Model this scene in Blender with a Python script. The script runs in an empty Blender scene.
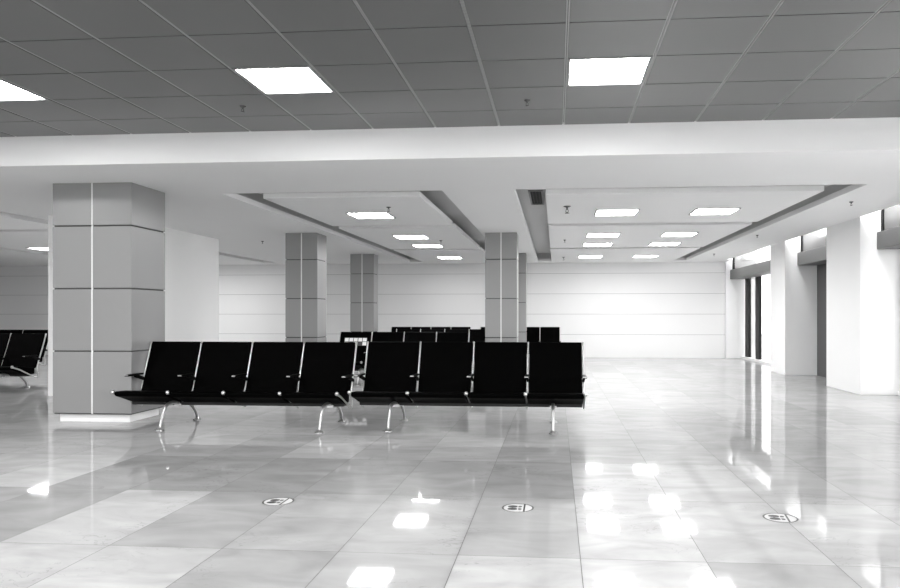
import bpy, bmesh, math, random
from mathutils import Vector, Matrix
random.seed(7)
C = bpy.context.scene.collection
sc = bpy.context.scene
R = math.radians

# ------------------------------------------------------------------ helpers
class MB:
    """collects shapes into one bmesh; build() links them as one mesh object"""
    def __init__(self):
        self.bm = bmesh.new()
    def box(self, x0, x1, y0, y1, z0, z1, mi=0):
        v = [self.bm.verts.new(p) for p in ((x0,y0,z0),(x1,y0,z0),(x1,y1,z0),(x0,y1,z0),
                                            (x0,y0,z1),(x1,y0,z1),(x1,y1,z1),(x0,y1,z1))]
        for f in ((0,3,2,1),(4,5,6,7),(0,1,5,4),(1,2,6,5),(2,3,7,6),(3,0,4,7)):
            fc = self.bm.faces.new([v[i] for i in f]); fc.material_index = mi
    def quad(self, pts, mi=0):
        f = self.bm.faces.new([self.bm.verts.new(p) for p in pts]); f.material_index = mi
        return f
    def extrude_x(self, prof, x0, x1, mi=0, nx=1, bulge=0.0):
        """closed (y,z) outline swept along x, optional outward bulge in mid-span"""
        rings = []
        for k in range(nx+1):
            t = k/nx; x = x0+(x1-x0)*t
            rings.append([self.bm.verts.new((x, y, z)) for y, z in prof])
        n = len(prof)
        for a, b in zip(rings, rings[1:]):
            for i in range(n):
                f = self.bm.faces.new((a[i], a[(i+1) % n], b[(i+1) % n], b[i])); f.material_index = mi; f.smooth = False
        self.bm.faces.new(rings[0][::-1]).material_index = mi
        self.bm.faces.new(rings[-1]).material_index = mi
    def tube(self, pts, rx, rz=None, seg=10, mi=0, radii=None, steps=0):
        """tube along points; rx/rz are half widths of an oval section (rx along the world X axis)"""
        rz = rz or rx
        pts = [Vector(p) for p in pts]
        rad = radii or [1.0]*len(pts)
        if steps:
            q, rr = [], []
            n = len(pts)
            for i in range(n-1):
                p0, p1, p2, p3 = pts[max(i-1,0)], pts[i], pts[i+1], pts[min(i+2,n-1)]
                for k in range(steps):
                    t = k/steps
                    q.append(0.5*((2*p1)+(p2-p0)*t+(2*p0-5*p1+4*p2-p3)*t*t+(3*p1-p0-3*p2+p3)*t**3))
                    rr.append(rad[i]+(rad[i+1]-rad[i])*t)
            q.append(pts[-1]); rr.append(rad[-1]); pts, rad = q, rr
        rings = []
        for i, p in enumerate(pts):
            d = (pts[min(i+1,len(pts)-1)]-pts[max(i-1,0)]).normalized()
            side = Vector((1,0,0)) if abs(d.x) < .9 else Vector((0,1,0))
            side = (side-d*side.dot(d)).normalized()
            up = d.cross(side).normalized()
            rings.append([self.bm.verts.new(p+side*rx*rad[i]*math.cos(2*math.pi*k/seg)+up*rz*rad[i]*math.sin(2*math.pi*k/seg)) for k in range(seg)])
        for a, b in zip(rings, rings[1:]):
            for i in range(seg):
                f = self.bm.faces.new((a[i], a[(i+1)%seg], b[(i+1)%seg], b[i])); f.smooth = True; f.material_index = mi
        self.bm.faces.new(rings[0][::-1]).material_index = mi
        self.bm.faces.new(rings[-1]).material_index = mi
    def lathe(self, prof, cx, cy, seg=20, mi=0, z0=0):
        """(r,z) profile turned about a vertical axis"""
        rings = [[self.bm.verts.new((cx+max(r,1e-4)*math.cos(2*math.pi*k/seg), cy+max(r,1e-4)*math.sin(2*math.pi*k/seg), z0+z)) for k in range(seg)] for r, z in prof]
        for a, b in zip(rings, rings[1:]):
            for i in range(seg):
                f = self.bm.faces.new((a[i], a[(i+1)%seg], b[(i+1)%seg], b[i])); f.smooth = True; f.material_index = mi
        self.bm.faces.new(rings[0][::-1]).material_index = mi
        self.bm.faces.new(rings[-1]).material_index = mi
    def ball(self, c, r, mi=0):
        prof = [(r*math.sin(math.pi*k/10), -r*math.cos(math.pi*k/10)) for k in range(11)]
        self.lathe(prof, c[0], c[1], 14, mi, c[2])
    def poly_prism(self, pts, z0, z1, mi=0):
        a = [self.bm.verts.new((x,y,z0)) for x,y in pts]; b = [self.bm.verts.new((x,y,z1)) for x,y in pts]
        n = len(pts)
        self.bm.faces.new(a[::-1]).material_index = mi; self.bm.faces.new(b).material_index = mi
        for i in range(n):
            self.bm.faces.new((a[i],a[(i+1)%n],b[(i+1)%n],b[i])).material_index = mi
    def build(self, name, mats, parent=None, bevel=0, segs=2):
        bmesh.ops.recalc_face_normals(self.bm, faces=self.bm.faces)
        me = bpy.data.meshes.new(name); self.bm.to_mesh(me); self.bm.free()
        for m in (mats if isinstance(mats, (list, tuple)) else [mats]): me.materials.append(m)
        o = bpy.data.objects.new(name, me); C.objects.link(o)
        if parent: o.parent = parent
        if bevel:
            md = o.modifiers.new('bevel', 'BEVEL'); md.width = bevel; md.segments = segs; md.limit_method = 'ANGLE'; md.angle_limit = R(40)
        return o

def tag(o, label=None, cat=None, group=None, kind=None):
    if label: o['label'] = label
    if cat: o['category'] = cat
    if group: o['group'] = group
    if kind: o['kind'] = kind
    return o
def empty(name, loc, label, cat, group=None):
    o = bpy.data.objects.new(name, None); o.empty_display_size = .1; C.objects.link(o); o.location = loc
    return tag(o, label, cat, group)
def struct(o):
    o['kind'] = 'structure'; return o
def copy_tree(o, parent=None):
    c = o.copy(); C.objects.link(c)
    if parent: c.parent = parent
    for ch in list(o.children): copy_tree(ch, c)
    return c

# ------------------------------------------------------------------ materials (a black and white picture: all greys)
def mat(name, grey, rough=.6, metal=0.0, spec=.5, coat=0.0, noise=0.0, nscale=4.0, bump=0.0, bscale=60.0):
    m = bpy.data.materials.new(name); m.use_nodes = True
    nt = m.node_tree; b = nt.nodes['Principled BSDF']
    b.inputs['Base Color'].default_value = (grey, grey, grey, 1)
    b.inputs['Roughness'].default_value = rough; b.inputs['Metallic'].default_value = metal
    b.inputs['Specular IOR Level'].default_value = spec; b.inputs['Coat Weight'].default_value = coat
    tc = nt.nodes.new('ShaderNodeTexCoord')
    if noise:
        n = nt.nodes.new('ShaderNodeTexNoise'); n.inputs['Scale'].default_value = nscale; n.inputs['Detail'].default_value = 4
        mr = nt.nodes.new('ShaderNodeMapRange'); mr.inputs['To Min'].default_value = grey*(1-noise); mr.inputs['To Max'].default_value = min(1, grey*(1+noise))
        nt.links.new(tc.outputs['Object'], n.inputs['Vector']); nt.links.new(n.outputs['Fac'], mr.inputs['Value'])
        nt.links.new(mr.outputs['Result'], b.inputs['Base Color'])
    if bump:
        n2 = nt.nodes.new('ShaderNodeTexNoise'); n2.inputs['Scale'].default_value = bscale; n2.inputs['Detail'].default_value = 2
        bp = nt.nodes.new('ShaderNodeBump'); bp.inputs['Strength'].default_value = bump; bp.inputs['Distance'].default_value = .01
        nt.links.new(tc.outputs['Object'], n2.inputs['Vector']); nt.links.new(n2.outputs['Fac'], bp.inputs['Height'])
        nt.links.new(bp.outputs['Normal'], b.inputs['Normal'])
    return m
def emis(name, s):
    m = bpy.data.materials.new(name); m.use_nodes = True; nt = m.node_tree; nt.nodes.clear()
    e = nt.nodes.new('ShaderNodeEmission'); e.inputs['Strength'].default_value = s
    o = nt.nodes.new('ShaderNodeOutputMaterial'); nt.links.new(e.outputs[0], o.inputs[0]); m.cycles.emission_sampling = 'FRONT'; return m
def glass(name, tint=1.0, frost=0.0, frost_grey=.5):
    m = bpy.data.materials.new(name); m.use_nodes = True; nt = m.node_tree; nt.nodes.clear()
    t = nt.nodes.new('ShaderNodeBsdfTransparent'); t.inputs[0].default_value = (tint, tint, tint, 1)
    g = nt.nodes.new('ShaderNodeBsdfGlossy'); g.inputs['Roughness'].default_value = .02
    lw = nt.nodes.new('ShaderNodeLayerWeight'); lw.inputs['Blend'].default_value = .5
    pw = nt.nodes.new('ShaderNodeMath'); pw.operation = 'POWER'; pw.inputs[1].default_value = 5; nt.links.new(lw.outputs['Facing'], pw.inputs[0])
    f = nt.nodes.new('ShaderNodeMath'); f.operation = 'MULTIPLY_ADD'; f.inputs[1].default_value = .5; f.inputs[2].default_value = .04; nt.links.new(pw.outputs[0], f.inputs[0])
    mx = nt.nodes.new('ShaderNodeMixShader'); o = nt.nodes.new('ShaderNodeOutputMaterial')
    nt.links.new(f.outputs[0], mx.inputs[0]); nt.links.new(g.outputs[0], mx.inputs[2])
    if frost:
        d = nt.nodes.new('ShaderNodeBsdfDiffuse'); d.inputs[0].default_value = (frost_grey,)*3+(1,)
        m2 = nt.nodes.new('ShaderNodeMixShader'); m2.inputs[0].default_value = frost
        nt.links.new(t.outputs[0], m2.inputs[1]); nt.links.new(d.outputs[0], m2.inputs[2]); nt.links.new(m2.outputs[0], mx.inputs[1])
    else:
        nt.links.new(t.outputs[0], mx.inputs[1])
    nt.links.new(mx.outputs[0], o.inputs[0]); return m

M = {}
M['white'] = mat('white_paint', .80, .75, spec=.3, noise=.02, nscale=1.5)
M['bright'] = mat('brighter_white_paint', .95, .6, spec=.35)  # partition only, whiter than the other walls
M['soffit'] = mat('white_ceiling_paint', .84, .8, spec=.25, noise=.015, nscale=1.2)
M['panelwall'] = mat('white_wall_panel', .79, .5, spec=.35, noise=.02, nscale=1.0)
M['recess'] = mat('grey_recess', .58, .7, spec=.3)  # boxes above the openings, greyer than the white slab
M['joint'] = mat('grey_panel_joint', .30, .8)
M['tile'] = mat('grey_metal_ceiling_tile', .15, .38, metal=.25, spec=.5, noise=.06, nscale=1.2)
M['tbar'] = mat('light_ceiling_bar', .36, .4, metal=.3)
M['dark'] = mat('dark_gap', .03, .9)
M['clad'] = mat('grey_column_panel', .275, .33, metal=.15, spec=.45, noise=.04, nscale=1.3)
M['cladjoint'] = mat('dark_column_joint', .07, .7)
M['cladlight'] = mat('white_column_joint', .80, .5)
M['plinth'] = mat('white_plinth', .85, .35)
M['leather'] = mat('black_leather', .0007, .5, spec=.012, bump=.12, bscale=140)
M['plastic'] = mat('black_plastic', .003, .5, spec=.05)
M['beam'] = mat('dark_beam', .015, .5, spec=.3)
M['chrome'] = mat('polished_aluminium', .52, .3, metal=1.0)
M['legmetal'] = mat('satin_aluminium', .5, .34, metal=.9)
M['chromedark'] = mat('brushed_aluminium', .42, .3, metal=1.0)
M['frame'] = mat('dark_window_frame', .012, .5, spec=.2)
M['header'] = mat('grey_metal_blind_box', .12, .5, spec=.4)
M['doorleaf'] = mat('dark_grey_door', .075, .5)
M['lightframe'] = mat('grey_light_trim', .25, .5)
M['lamp'] = emis('lit_diffuser', 16.5)
M['glass'] = glass('clear_glass', .84)
M['tinted'] = glass('grey_tinted_glass', .45)  # tint added to hold back daylight at some windows
M['film'] = glass('filmed_glass', .5, .96, .12)
M['brass'] = mat('sprinkler_metal', .12, .35, metal=.8)
M['sticker'] = mat('white_vinyl', .52, .35)
M['ink'] = mat('dark_print', .012, .4)
M['ground'] = mat('pale_paving', .6, .9, noise=.1, nscale=2)
M['grout'] = mat('grey_grout', .12, .9)
M['card'] = mat('white_notice', .85, .5)
M['cardgrey'] = mat('grey_notice', .06, .5)

def marble():
    m = bpy.data.materials.new('polished_marble'); m.use_nodes = True
    nt = m.node_tree; N = nt.nodes.new; L = nt.links.new; b = nt.nodes['Principled BSDF']
    at = N('ShaderNodeAttribute'); at.attribute_name = 'tone'
    tc = N('ShaderNodeTexCoord')
    sep = N('ShaderNodeVectorMath'); sep.operation = 'ADD'
    off = N('ShaderNodeAttribute'); off.attribute_name = 'shift'
    L(tc.outputs['Object'], sep.inputs[0]); L(off.outputs['Vector'], sep.inputs[1])
    mp = N('ShaderNodeMapping'); mp.inputs['Scale'].default_value = (1.1, 2.2, 1); L(sep.outputs[0], mp.inputs['Vector'])
    n1 = N('ShaderNodeTexNoise'); n1.inputs['Scale'].default_value = 1.6; n1.inputs['Detail'].default_value = 7; n1.inputs['Distortion'].default_value = 1.2
    L(mp.outputs[0], n1.inputs['Vector'])
    r1 = N('ShaderNodeMapRange'); r1.inputs['From Min'].default_value = .3; r1.inputs['From Max'].default_value = .7
    r1.inputs['To Min'].default_value = .80; r1.inputs['To Max'].default_value = 1.12; L(n1.outputs['Fac'], r1.inputs['Value'])
    # thin broken veins
    n2 = N('ShaderNodeTexNoise'); n2.inputs['Scale'].default_value = 2.3; n2.inputs['Detail'].default_value = 6; n2.inputs['Distortion'].default_value = 2.0
    L(mp.outputs[0], n2.inputs['Vector'])
    s = N('ShaderNodeMath'); s.operation = 'SUBTRACT'; s.inputs[1].default_value = .5; L(n2.outputs['Fac'], s.inputs[0])
    a = N('ShaderNodeMath'); a.operation = 'ABSOLUTE'; L(s.outputs[0], a.inputs[0])
    r2 = N('ShaderNodeMapRange'); r2.inputs['From Max'].default_value = .012; r2.inputs['To Min'].default_value = .62; r2.inputs['To Max'].default_value = 1.0; L(a.outputs[0], r2.inputs['Value'])
    n3 = N('ShaderNodeTexNoise'); n3.inputs['Scale'].default_value = 1.1; L(sep.outputs[0], n3.inputs['Vector'])
    r3 = N('ShaderNodeMapRange'); r3.inputs['From Min'].default_value = .5; r3.inputs['From Max'].default_value = .62; L(n3.outputs['Fac'], r3.inputs['Value'])
    mxv = N('ShaderNodeMix'); mxv.data_type = 'FLOAT'; L(r3.outputs[0], mxv.inputs[0]); mxv.inputs[2].default_value = 1.0; L(r2.outputs[0], mxv.inputs[3])
    # small dark pits
    vo = N('ShaderNodeTexVoronoi'); vo.inputs['Scale'].default_value = 3.3; L(sep.outputs[0], vo.inputs['Vector'])
    r4 = N('ShaderNodeMapRange'); r4.inputs['From Min'].default_value = .012; r4.inputs['From Max'].default_value = .03; r4.inputs['To Min'].default_value = .35; r4.inputs['To Max'].default_value = 1; L(vo.outputs['Distance'], r4.inputs['Value'])
    p = at.outputs['Fac']
    for q in (r1.outputs[0], mxv.outputs[0], r4.outputs[0]):
        mu = N('ShaderNodeMath'); mu.operation = 'MULTIPLY'; L(p, mu.inputs[0]); L(q, mu.inputs[1]); p = mu.outputs[0]
    L(p, b.inputs['Base Color'])
    b.inputs['Roughness'].default_value = .035; b.inputs['IOR'].default_value = 2.15
    nb = N('ShaderNodeTexNoise'); nb.inputs['Scale'].default_value = 3.0; nb.inputs['Detail'].default_value = 2; L(sep.outputs[0], nb.inputs['Vector'])
    bp = N('ShaderNodeBump'); bp.inputs['Strength'].default_value = .012; bp.inputs['Distance'].default_value = .01
    L(nb.outputs['Fac'], bp.inputs['Height']); L(bp.outputs[0], b.inputs['Normal'])
    b2 = N('ShaderNodeBsdfPrincipled'); b2.inputs['Roughness'].default_value = .34; b2.inputs['IOR'].default_value = 2.15
    L(p, b2.inputs['Base Color']); mxs = N('ShaderNodeMixShader'); mxs.inputs[0].default_value = .27
    L(b.outputs[0], mxs.inputs[1]); L(b2.outputs[0], mxs.inputs[2]); L(mxs.outputs[0], nt.nodes['Material Output'].inputs[0])
    return m
M['marble'] = marble()

# ------------------------------------------------------------------ dimensions (metres; x right, y into the hall, z up)
ZS = 2.675; ZC = 2.966          # rear ceiling, front tiled ceiling
YB = 6.72                       # face of the drop between the two ceilings
XR = 4.55; XG = 5.20            # pier faces, glass line on the right
YW = 20.4                       # back wall
XL = -18.0; YF = -6.0
GX, GY = .12, 3.56              # floor joints
TX, TY = .61, 1.15

# ---------------- floor
tones = {}  # marble tile tones; row before the benches also darkened for their reflection
def cell(x, y): return (math.floor((x-GX)/TX), math.floor((y-GY)/TY))
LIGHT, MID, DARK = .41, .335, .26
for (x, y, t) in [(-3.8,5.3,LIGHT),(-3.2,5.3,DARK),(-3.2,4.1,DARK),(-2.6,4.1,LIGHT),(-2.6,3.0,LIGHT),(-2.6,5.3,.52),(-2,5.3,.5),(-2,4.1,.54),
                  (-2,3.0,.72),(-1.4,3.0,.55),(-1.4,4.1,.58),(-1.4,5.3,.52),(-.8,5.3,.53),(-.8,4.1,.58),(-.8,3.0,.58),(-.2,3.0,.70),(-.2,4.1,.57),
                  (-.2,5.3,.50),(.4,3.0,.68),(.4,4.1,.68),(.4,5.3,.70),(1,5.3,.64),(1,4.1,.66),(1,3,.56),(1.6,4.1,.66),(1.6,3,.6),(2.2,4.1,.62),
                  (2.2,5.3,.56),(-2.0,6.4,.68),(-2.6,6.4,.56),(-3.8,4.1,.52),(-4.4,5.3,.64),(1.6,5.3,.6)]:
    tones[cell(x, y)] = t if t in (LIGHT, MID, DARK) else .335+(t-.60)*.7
mb = MB(); fl = mb.bm
lt = fl.faces.layers.float.new('tone'); ls = fl.faces.layers.float_vector.new('shift')
j = .0017
i0, i1 = math.floor((XL-GX)/TX), math.ceil((XG+.2-GX)/TX)
k0, k1 = math.floor((YF-GY)/TY), math.ceil((YW-GY)/TY)
for i in range(i0, i1):
    for k in range(k0, k1):
        x0, x1 = max(GX+i*TX, XL)+j, min(GX+(i+1)*TX, XG+.2)-j
        y0, y1 = max(GY+k*TY, YF)+j, min(GY+(k+1)*TY, YW)-j
        if x1 <= x0 or y1 <= y0: continue
        f = mb.quad([(x0,y0,0),(x1,y0,0),(x1,y1,0),(x0,y1,0)])
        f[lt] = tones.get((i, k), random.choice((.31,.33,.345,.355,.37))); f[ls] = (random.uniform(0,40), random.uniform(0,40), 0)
g = mb.quad([(XL,YF,-.003),(XG+.2,YF,-.003),(XG+.2,YW+.1,-.003),(XL,YW+.1,-.003)], 1); g[lt] = .2
struct(mb.build('floor', [M['marble'], M['grout']]))

# ---------------- front tiled ceiling, with the recess for each lamp left open
CP = .60; RX, RY = .07, 4.965; RP = .605
lamp_cells = {(i, k) for i in (-20, -16, -12, -8, -4, 0, 4) for k in (0, -4, -8, -12)}-{(4, 0)}  # seen lamps plus unseen ones added for light
mb = MB()
ci0, ci1 = math.floor((XL-RX)/CP), math.ceil((XR+.02-RX)/CP)
ck0 = math.floor((YF-RY)/RP)
for i in range(ci0, ci1):
    for k in range(ck0, 3):
        if (i, k) in lamp_cells: continue
        x0, x1 = max(RX+i*CP, XL)+.013, min(RX+(i+1)*CP, XR+.02)-.013
        y0, y1 = max(RY+k*RP, YF)+.006, min(RY+(k+1)*RP, YB)-.006
        if x1-x0 < .02 or y1-y0 < .02: continue
        mb.box(x0, x1, y0, y1, ZC, ZC+.02, 0)
for i in range(ci0+1, ci1):
    x = RX+i*CP
    mb.box(x-.011, x-.002, YF, YB, ZC+.004, ZC+.02, 1)
    mb.box(x+.002, x+.011, YF, YB, ZC+.001, ZC+.02, 1)
mb.box(XL, XR+.02, YF, YB+.1, ZC+.021, ZC+.06, 2)
mb.bm.faces.ensure_lookup_table()
struct(mb.build('ceiling', [M['tile'], M['tbar'], M['dark']]))

# ---------------- rear ceiling: a thick white slab with three openings, each opening a deeper box above
OPEN = [(-12.4, -7.88), (-4.05, -1.345), (-.495, 3.50)]
Y0, Y1 = 8.42, 19.72; LIP = .07; RT = .23
mb = MB()
mb.box(XL, XR, YB, Y0, ZS, ZS+LIP); mb.box(XL, XR+.15, Y1, YW, ZS, ZS+LIP)
xs = [XL]+[v for o in OPEN for v in o]+[XR]
for a, b in zip(xs[0::2], xs[1::2]): mb.box(a, b, Y0, Y1, ZS, ZS+LIP)
for a, b in OPEN:
    e = .10
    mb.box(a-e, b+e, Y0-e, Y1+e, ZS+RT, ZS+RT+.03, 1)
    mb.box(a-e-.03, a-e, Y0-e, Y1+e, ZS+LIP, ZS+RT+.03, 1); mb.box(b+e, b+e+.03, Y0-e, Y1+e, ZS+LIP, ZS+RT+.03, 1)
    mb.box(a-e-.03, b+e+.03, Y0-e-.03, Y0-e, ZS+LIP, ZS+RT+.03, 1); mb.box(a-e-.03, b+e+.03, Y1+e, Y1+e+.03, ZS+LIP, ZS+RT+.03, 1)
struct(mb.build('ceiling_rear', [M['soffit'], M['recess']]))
mb = MB(); mb.box(XL, XR+.02, YB-.03, YB, ZS, ZC+.06)
struct(mb.build('trim_1', M['soffit']))

# ---------------- walls
ROWS = [.65, 1.225, 1.80, 2.375, ZS]
mb = MB(); mb.box(XL, XG+.3, YW+.012, YW+.2, 0, 3.3, 1)
for a, b in zip([0]+ROWS[:-1], ROWS):
    mb.box(XL, 4.70, YW, YW+.015, a+(.004 if a else 0), b-.004 if b < ZS else b, 0)
struct(mb.build('wall_back', [M['panelwall'], M['joint']]))
mb = MB(); mb.box(XL-.2, XL, YF, YW, 0, 3.3); struct(mb.build('wall_left', M['white']))
mb = MB(); mb.box(-7.50, -6.55, 10.05, 13.5, 0, ZS); struct(mb.build('wall_partition', M['bright']))
# right: piers with deep window bays between
PIERS = [(-6.0,-5.2),(-1.6,-.7),(2.0,2.9),(6.45,7.35),(11.2,12.55),(14.75,15.73),(20.3,20.4)]
mb = MB()
for a, b in PIERS: mb.box(XR if b < 19 else 4.68, XG+.3, a, b, 0, 3.25)
mb.box(XR+.02, XG+.3, YF, YW, 3.02, 3.25)
struct(mb.build('wall_right', M['white'], bevel=.006))
# wall behind the viewer, its glazing added to light the room
mb = MB(); mb.box(XL, -11, YF-.2, YF, 0, 3.3); mb.box(3.6, XG+.3, YF-.2, YF, 0, 3.3); mb.box(-11, 3.6, YF-.2, YF, 2.5, 3.3); mb.box(-11, 3.6, YF-.2, YF, 0, .25)
struct(mb.build('wall_front', M['white']))
wf = MB()
for k in range(9):
    x = -11+k*14.6/8; wf.box(x-.04, x+.04, YF-.14, YF-.06, .25, 2.5)
wf.box(-11, 3.6, YF-.14, YF-.06, .25, .32); wf.box(-11, 3.6, YF-.14, YF-.06, 2.43, 2.5)
w = struct(wf.build('window_6', M['frame']))
p = MB(); p.box(-11, 3.6, YF-.105, YF-.095, .3, 2.45); p.build('pane', M['tinted'], w)

# bays on the right
BAYS = list(zip([b for a, b in PIERS], [a for a, b in PIERS[1:]]))
nwin = 1; XU = 4.88
for n, (a, b) in enumerate(BAYS):
    dark_bay = abs(a-12.55) < .01
    # blind box running along the bay
    hb = MB(); hb.box(4.79, 5.16, a, b, 2.185, 2.44); struct(hb.build('trim_%d' % (n+2), M['header'], bevel=.004))
    fr = MB()
    # upper light
    fr.box(XU-.03, XU+.03, a, a+.05, 2.44, 3.02); fr.box(XU-.03, XU+.03, b-.05, b, 2.44, 3.02); fr.box(XG-.04, XG+.04, a, b, 2.30, 2.36)
    if dark_bay:
        w = struct(fr.build('window_%d' % nwin, M['frame'])); nwin += 1
        up = MB(); up.box(XU-.005, XU+.005, a+.05, b-.05, 2.44, 3.02); up.build('pane', M['film'], w)
        d = MB(); d.box(XG-.03, XG+.03, a, b, 0.0, 2.30)
        for q in range(1, 3): d.box(XG-.036, XG-.03, a+q*(b-a)/3-.012, a+q*(b-a)/3+.012, 0, 2.30)
        dd = struct(d.build('door_1', M['doorleaf']))
        h = MB(); h.box(XG-.075, XG-.055, 13.55, 13.575, .8, 1.3); h.box(XG-.06, XG-.03, 13.55, 13.575, .82, .85); h.box(XG-.06, XG-.03, 13.55, 13.575, 1.25, 1.28)
        h.build('handle', M['chromedark'], dd)
        continue
    # lower sash: posts, sill rail, head rail
    posts = [b-.30, b-1.30] if b > 19 else [b-.05, b-1.1]
    y = posts[-1]-1.5
    while y > a+.6: posts.append(y); y -= 1.5
    posts.append(a+.04)
    for q, y in enumerate(posts):
        wd = .15 if (b > 19 and q < 2) else .045
        fr.box(XG-.04, XG+.04, y-wd, y+wd, 0.06, 2.30)
    fr.box(XG-.10, XG+.05, a, b, .0, .06, 1)
    w = struct(fr.build('window_%d' % nwin, [M['frame'], M['white']])); nwin += 1
    lo = MB(); lo.box(XG-.005, XG+.005, a, b, .06, 2.30); lo.build('pane', M['tinted'] if b > 11 else M['glass'], w)
    up = MB(); up.box(XU-.005, XU+.005, a+.05, b-.05, 2.44, 3.02); up.build('pane', M['tinted'] if b > 19 else M['film'], w)

mb = MB(); mb.box(-40, 45, -40, -6.25, -.25, -.12); mb.box(XG+.32, 45, -6.25, 50, -.25, -.12)
struct(mb.build('ground', M['ground']))

# ------------------------------------------------------------------ columns clad in grey panels
def column(x0, x1, y0, y1, label, split=True):
    r = empty('column', ((x0+x1)/2, (y0+y1)/2, 0), label, 'column', 'grey panelled columns')
    cx, cy = r.location.x, r.location.y
    X0, X1, Ya, Yb = x0-cx, x1-cx, y0-cy, y1-cy
    core = MB(); e = .012; core.box(X0+e, X1-e, Ya+e, Yb-e, .09, ZS); core.build('core', M['cladjoint'], r)
    zz = [.095, .795, 1.495, 2.196, ZS]
    jw = .008
    strip = MB(); strip.box(-.009, .009, Ya+.004, Ya+.014, .095, ZS); strip.box(-.009, .009, Yb-.014, Yb-.004, .095, ZS)
    strip.build('joint_strip', M['cladlight'], r)
    for a, b in zip(zz, zz[1:]):
        za, zb = a+jw, (b-jw if b < ZS else b)
        for sx in (0, 1):
            for yy in ((Ya, Ya+.011), (Yb-.011, Yb)):
                p = MB()
                if sx == 0: p.box(X0, -.009, yy[0], yy[1], za, zb)
                else: p.box(.009, X1, yy[0], yy[1], za, zb)
                p.build('panel', M['clad'], r, bevel=.003)
        for xx in ((X0, X0+.011), (X1-.011, X1)):
            p = MB(); p.box(xx[0], xx[1], Ya+.0112, Yb-.0112, za, zb); p.build('panel', M['clad'], r, bevel=.003)
    pl = MB(); q = .05; pl.box(X0+q, X1-q, Ya+q, Yb-q, 0, .095); pl.build('plinth', M['plinth'], r, bevel=.004)
    return r
column(-5.625, -4.70, 7.61, 8.30, 'wide grey panelled column at left nearest the viewer with white plinth')
column(-4.86, -4.27, 12.58, 13.1, 'grey panelled column standing behind the left front bench')
column(-4.965, -4.385, 17.03, 17.45, 'narrower looking grey panelled column behind the patterned notice bench')
column(-1.265, -.695, 12.80, 13.32, 'grey panelled column right of centre standing behind the right front bench')
column(-1.28, -.71, 17.07, 17.5, 'far grey panelled column half hidden behind the central column')

# ------------------------------------------------------------------ suspended white panels in the ceiling openings
SEG = [(8.78, 11.62), (11.93, 15.80), (16.10, 19.66)]
where = ['left', 'middle', 'right']; depth = ['nearest', 'middle', 'farthest']
for o, (a, b) in enumerate(OPEN):
    for s, (ya, yb) in enumerate(SEG):
        mb = MB(); mb.box(a+.37, b-.34, ya, yb, ZS-.005, ZS+.06)
        for yy in (ya+.4, yb-.4):
            for xx in (a+.8, b-.8): mb.box(xx-.02, xx+.02, yy-.02, yy+.02, ZS+.06, ZS+RT)
        ob = mb.build('ceiling_panel', M['soffit'])
        tag(ob, '%s suspended white ceiling panel in the %s ceiling recess' % (depth[s], where[o]), 'ceiling panel', 'suspended ceiling panels')

# ------------------------------------------------------------------ square ceiling lights
def ceiling_light(x, y, z, sx, sy, label, group):
    r = empty('ceiling_light', (x, y, z), label, 'ceiling light', group)
    f = MB(); w = .018
    f.box(-sx/2, sx/2, -sy/2, -sy/2+w, -.004, .05); f.box(-sx/2, sx/2, sy/2-w, sy/2, -.004, .05)
    f.box(-sx/2, -sx/2+w, -sy/2+w, sy/2-w, -.004, .05); f.box(sx/2-w, sx/2, -sy/2+w, sy/2-w, -.004, .05)
    f.build('frame', M['lightframe'], r)
    d = MB(); d.quad([(-sx/2+w, sy/2-w, .003), (sx/2-w, sy/2-w, .003), (sx/2-w, -sy/2+w, .003), (-sx/2+w, -sy/2+w, .003)])
    do = d.build('diffuser', M['lamp'], r)
    if do.data.polygons[0].normal.z > 0: do.data.flip_normals()
    d = MB(); d.box(-sx/2+w, sx/2-w, -sy/2+w, sy/2-w, .012, .05); d.build('housing', M['lightframe'], r)
    return r
for (i, k), nm in {(-8,0): 'leftmost', (-4,0): 'middle', (0,0): 'rightmost'}.items():
    ceiling_light(RX+(i+.5)*CP, RY+(k+.5)*RP, ZC, .574, .597, '%s square ceiling light in the dark tiled ceiling' % nm, 'lights in the tiled ceiling')
for i, k in sorted(lamp_cells):  # unseen lamps added beyond the view to light the room
    if (i, k) not in ((-8,0), (-4,0), (0,0)):
        ceiling_light(RX+(i+.5)*CP, RY+(k+.5)*RP, ZC, .574, .597, 'added square ceiling light in the tiled ceiling, unseen outside the view', 'added lights in the tiled ceiling out of view')
LY = [10.39, 13.32, 15.07, 18.2]; on = ['first', 'second', 'third', 'fourth']
for yy, nm in zip(LY, on):
    ceiling_light(-2.71, yy, ZS-.012, .6, .6, '%s square light from the front in the middle ceiling recess' % nm, 'lights in the recessed ceilings')
    ceiling_light(.86, yy, ZS-.012, .6, .6, '%s light from the front in left row of the right ceiling recess' % nm, 'lights in the recessed ceilings')
    ceiling_light(2.23, yy, ZS-.012, .6, .6, '%s light from the front in right row of the right ceiling recess' % nm, 'lights in the recessed ceilings')
for yy, nm in zip(LY, on):
    if yy != LY[1]: ceiling_light(-11.25, yy, ZS-.012, .6, .6, '%s light from the front in left row of the far left ceiling recess' % nm, 'lights in the recessed ceilings')
    ceiling_light(-9.3, yy, ZS-.012, .6, .6, '%s added light from the front in unseen right row of the far left ceiling recess' % nm, 'lights in the recessed ceilings')  # hidden row, added to brighten the left side

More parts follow.
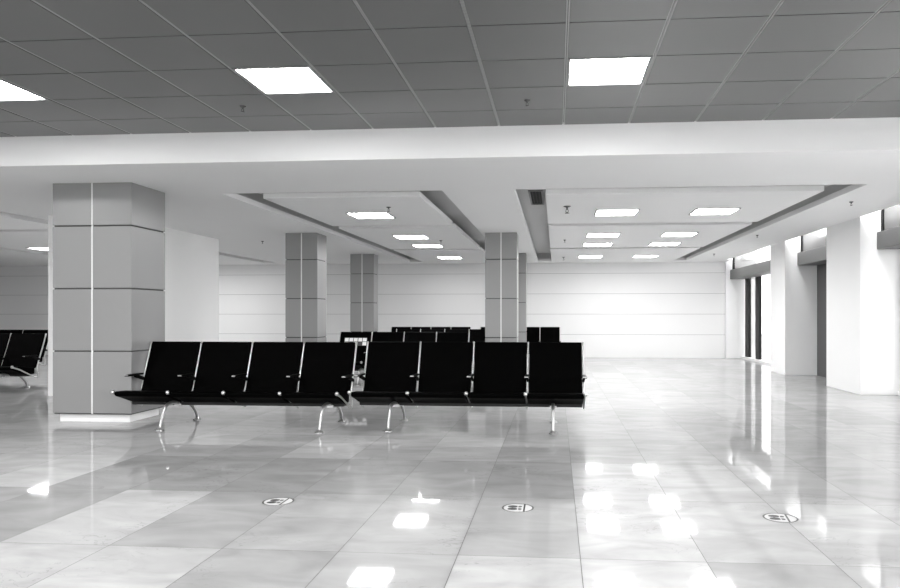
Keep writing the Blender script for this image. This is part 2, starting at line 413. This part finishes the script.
# ------------------------------------------------------------------ sprinklers and vent
def sprinkler(x, y, z, label, s=1.0):
    s *= .6
    mb = MB()
    mb.lathe([(.045*s,.004),(.045*s,-.004),(.03*s,-.012),(.012*s,-.016),(.011*s,-.04*s),(.009*s,-.045*s)], x, y, 14, 0, z)
    mb.tube([(x-.012*s,y,z-.04*s),(x-.017*s,y,z-.06*s),(x,y,z-.08*s)], .004*s, seg=6)
    mb.tube([(x+.012*s,y,z-.04*s),(x+.017*s,y,z-.06*s),(x,y,z-.08*s)], .004*s, seg=6)
    mb.lathe([(.004,-.078*s),(.028*s,-.08*s),(.028*s,-.084*s),(.004,-.085*s)], x, y, 12, 0, z)
    tag(mb.build('sprinkler', M['brass']), label, 'sprinkler', 'ceiling sprinklers')
sprinkler(-2.64, 5.87, ZC, 'small sprinkler head in the dark tiled ceiling below the middle light', 1.0)
sprinkler(-.235, 5.9, ZC, 'small sprinkler head in the dark tiled ceiling left of the rightmost light', 1.0)
sprinkler(3.83, 9.7, ZS, 'nearest sprinkler in the white ceiling strip beside the window piers')
sprinkler(3.70, 13.6, ZS, 'second sprinkler in the white ceiling strip beside the window piers')
sprinkler(3.80, 17.7, ZS, 'farthest sprinkler in the white ceiling strip beside the window piers')
sprinkler(.15, 9.75, ZS-.005, 'sprinkler at left of first light in the right ceiling recess', 1.9)
sprinkler(.17, 14.1, ZS-.005, 'small sprinkler at left of third light in the right ceiling recess', 1.0)
sprinkler(.19, 18.3, ZS-.005, 'farthest sprinkler in the right ceiling recess', 1.6)
sprinkler(-2.27, 9.62, ZS-.005, 'sprinkler above the first light of the middle ceiling recess', 1.2)
sprinkler(-2.26, 14.0, ZS-.005, 'sprinkler between lights of the middle ceiling recess', 1.2)
sprinkler(-5.84, 13.9, ZS, 'sprinkler in the white ceiling between partition and column')
r = empty('ceiling_vent', (-.28, 10.4, ZS+RT), 'narrow dark slot vent in the left edge of the right ceiling recess', 'vent')
f = MB(); f.box(-.10,-.078,-.6,.6,-.02,0); f.box(.078,.10,-.6,.6,-.02,0); f.box(-.078,.078,-.6,-.578,-.02,0); f.box(-.078,.078,.578,.6,-.02,0); f.build('frame', M['lightframe'], r)
f = MB(); f.box(-.078,.078,-.578,.578,-.004,0); f.build('backing', M['dark'], r)
for q in range(3):
    f = MB(); x = -.045+.045*q; f.box(x-.004,x+.004,-.578,.578,-.016,-.004); f.build('slat', M['frame'], r)

# ------------------------------------------------------------------ beam seating
PITCH = .611; NS = 4; W = PITCH*NS
def make_bench(leg_x, label):
    r = empty('waiting_bench', (0,0,0), label, 'bench', 'black waiting benches')
    # local: x centred, y = 0 at the front feet (faces -y)
    x0 = -W/2
    seatp = [(.055,.362),(.05,.385),(.075,.397),(.25,.388),(.42,.368),(.545,.35),(.565,.33),(.555,.25),(.40,.245),(.30,.275),(.18,.315),(.075,.345)]
    backp = [(.548,.345),(.575,.40),(.615,.49),(.645,.565),(.685,.66),(.74,.80),(.775,.885),(.79,.897),(.808,.893),(.812,.875),(.775,.79),(.72,.66),(.68,.56),(.65,.48),(.60,.36),(.575,.335)]
    for k in range(NS):
        a, b = x0+k*PITCH+.014, x0+(k+1)*PITCH-.014
        s = MB(); s.extrude_x(seatp, a, b); s.build('seat', M['leather'], r, bevel=.012, segs=3)
        s = MB(); s.extrude_x(backp, a, b); s.build('backrest', M['leather'], r, bevel=.012, segs=3)
    for k in range(NS+1):
        x = x0+k*PITCH
        f = MB()
        f.tube([(x,.06,.385),(x,.20,.345),(x,.36,.275),(x,.50,.215),(x,.585,.192)], .009, .011, steps=4)
        f.tube([(x,.585,.192),(x,.607,.20),(x,.597,.34),(x,.625,.45),(x,.67,.56),(x,.735,.72),(x,.80,.895)], .0095, .013, steps=4)
        fo = f.build('side_frame', M['chrome'], r)
        n = MB(); n.ball((x,.055,.392), .021); n.build('end_knob', M['chrome'], fo)
        a = MB()
        a.tube([(x,.665,.475),(x,.56,.505),(x,.46,.53)], .014, .022, steps=3)
        a.box(x-.024, x+.024, .30, .60, .532, .552)
        ao = a.build('armrest', M['plastic'], r, bevel=.006)
        t = MB(); t.box(x-.020, x+.020, .294, .302, .541, .551); t.build('tip', M['chromedark'], ao)
    bm_ = MB(); bm_.box(x0+.02, -x0-.02, .37, .47, .222, .262); bm_.build('beam', M['beam'], r, bevel=.008)
    for lx in leg_x:
        l = MB()
        l.tube([(lx,.42,.245),(lx,.26,.262),(lx,.13,.245),(lx,.07,.165),(lx,.028,.09),(lx,.0,.02)], .0165, .018, radii=[1.2,1.15,1.05,.95,.85,.75], steps=4)
        l.tube([(lx,.40,.245),(lx,.56,.23),(lx,.67,.18),(lx,.75,.11),(lx,.785,.05),(lx,.79,.02)], .0165, .018, radii=[1.2,1.15,1.05,.95,.85,.75], steps=4)
        l.box(lx-.035, lx+.035, .36, .48, .212, .238)
        lo = l.build('leg', M['legmetal'], r)
        for fy in (.0, .79):
            q = MB(); q.lathe([(.044,0),(.046,.006),(.04,.014),(.018,.02),(.016,.035)], lx, fy, 18); q.build('foot', M['chromedark'], lo)
    return r
YB0 = 7.235
A = make_bench((-4.157+3.49, -2.437+3.49), 'front black four-seat bench at left, before the wide column')
A.location = (-3.49*.985, YB0*.985, 0); A.scale = (.985, .985, 1)
B = make_bench((-1.722+.922, -.03+.922), 'front black four-seat bench at right of its neighbour')
B.location = (-.922, YB0+.03, 0)
def place(src, cx, ytop, width, label):
    o = copy_tree(src); o['label'] = label
    o.location = (cx, ytop-.80, 0); o.scale = (width/W, 1, 1)
place(A, (-3.896-1.545)/2, 12.75, 2.35, 'second-row black bench behind the front pair, with a patterned white notice')
place(A, (-3.434-1.33)/2, 15.3, 2.104, 'third-row black bench, its top just above the second row')
place(A, (-4.242-2.173)/2, 18.3, 2.07, 'farthest-row black bench left of the central column')
place(B, (-1.927+.101)/2, 18.3, 2.03, 'farthest-row black bench right of the central column')
place(B, -8.385-W/2, 11.19, W, 'black bench at the far left, beside the white partition')
place(B, -10.37-W/2, 14.0, W, 'black bench farthest left, behind the other left bench')

# patterned notice on the second row
r = empty('notice', (-3.59, 12.655, .72), 'white chequered notice stuck on the left backrest of the second-row bench', 'notice')
r.rotation_euler = (R(-21), 0, 0)
s = MB(); s.box(-.21, .21, 0, .003, -.075, .075); s.build('sheet', M['cardgrey'], r)
for ix in range(5):
    for iz in range(2):
        if (ix+iz) % 2 == 0 or (iz == 1 and ix != 3) and ix % 2 == 0:
            s = MB(); s.box(-.20+ix*.082, -.13+ix*.082, -.002, 0, -.07+iz*.075, -.005+iz*.075); s.build('white_square', M['card'], r)

# ------------------------------------------------------------------ round floor stickers
def sticker(x, y, label, rz=0.0):
    r = empty('floor_sticker', (x, y, 0), label, 'floor sticker', 'round floor stickers'); r.rotation_euler = (0,0,rz)
    rad = .10
    d = MB(); d.poly_prism([(rad*math.cos(t*math.pi/24), rad*math.sin(t*math.pi/24)) for t in range(48)], .0004, .0012); d.build('disc', M['sticker'], r)
    g = MB()
    for t in range(48):
        a, b = t*math.pi/24, (t+1)*math.pi/24
        g.quad([(rad*math.cos(a),rad*math.sin(a),.0014),(rad*math.cos(b),rad*math.sin(b),.0014),((rad-.011)*math.cos(b),(rad-.011)*math.sin(b),.0014),((rad-.011)*math.cos(a),(rad-.011)*math.sin(a),.0014)])
    g.build('ring', M['ink'], r)
    g = MB(); g.box(.034, .045, -.088, .088, .0013, .0015); g.build('bar', M['ink'], r)
    for sgn in (-1, 1):
        f = MB()
        sole = [(-.065,.0),(-.058,.012),(-.035,.019),(-.012,.015),(-.004,.009),(-.004,-.009),(-.012,-.013),(-.035,-.016),(-.058,-.011)]
        f.poly_prism([(px_, py_*1.5+sgn*.028) for px_, py_ in sole], .0013, .0016)
        heel = [(.002,.009),(.016,.011),(.024,.006),(.024,-.006),(.016,-.011),(.002,-.009)]
        f.poly_prism([(px_, py_*1.5+sgn*.028) for px_, py_ in heel], .0013, .0016)
        f.build('footprint', M['ink'], r)
sticker(-1.78, 4.485, 'leftmost round white footprint sticker on the marble floor', R(0))
sticker(-.236, 4.46, 'middle round white footprint sticker on the floor, before the right bench', R(0))
sticker(1.322, 4.37, 'rightmost round white footprint sticker on the marble floor', R(-8))

# ------------------------------------------------------------------ daylight
w = bpy.data.worlds.new('overcast'); sc.world = w; w.use_nodes = True
w.node_tree.nodes['Background'].inputs[0].default_value = (1,1,1,1)
w.node_tree.nodes['Background'].inputs[1].default_value = 7.0

def portal(name, loc, rot, sx, sy):
    l = bpy.data.lights.new(name, 'AREA'); l.shape = 'RECTANGLE'; l.size = sx; l.size_y = sy; l.cycles.is_portal = True
    o = bpy.data.objects.new(name, l); C.objects.link(o); o.location = loc; o.rotation_euler = rot
for a, b in BAYS:
    if abs(a-12.55) > .01: portal('window_portal', (XG+.05, (a+b)/2, 1.5), (0, R(90), 0), 3.0, b-a)
portal('window_portal', (-3.7, YF-.12, 1.37), (R(90), 0, 0), 14.6, 2.3)

# ------------------------------------------------------------------ camera
cam = bpy.data.cameras.new('camera'); co = bpy.data.objects.new('camera', cam); C.objects.link(co)
F = 718.0
cam.sensor_fit = 'HORIZONTAL'; cam.sensor_width = 36; cam.lens = 36*F/900
cam.shift_x = (450-496)/900; cam.shift_y = (315-294)/900
cam.clip_start = .05; cam.clip_end = 200
co.location = (0, 0, 1.2); co.rotation_euler = (R(90), 0, math.atan(60/F))
sc.camera = co
vs = sc.view_settings; vs.view_transform = 'Standard'; vs.look = 'None'; vs.exposure = 1.5; vs.gamma = 1; vs.use_curve_mapping = False
cy = sc.cycles
cy.use_denoising = True; cy.max_bounces = 10; cy.diffuse_bounces = 7; cy.glossy_bounces = 5; cy.transparent_max_bounces = 12
cy.caustics_reflective = False; cy.caustics_refractive = False; cy.sample_clamp_indirect = 8
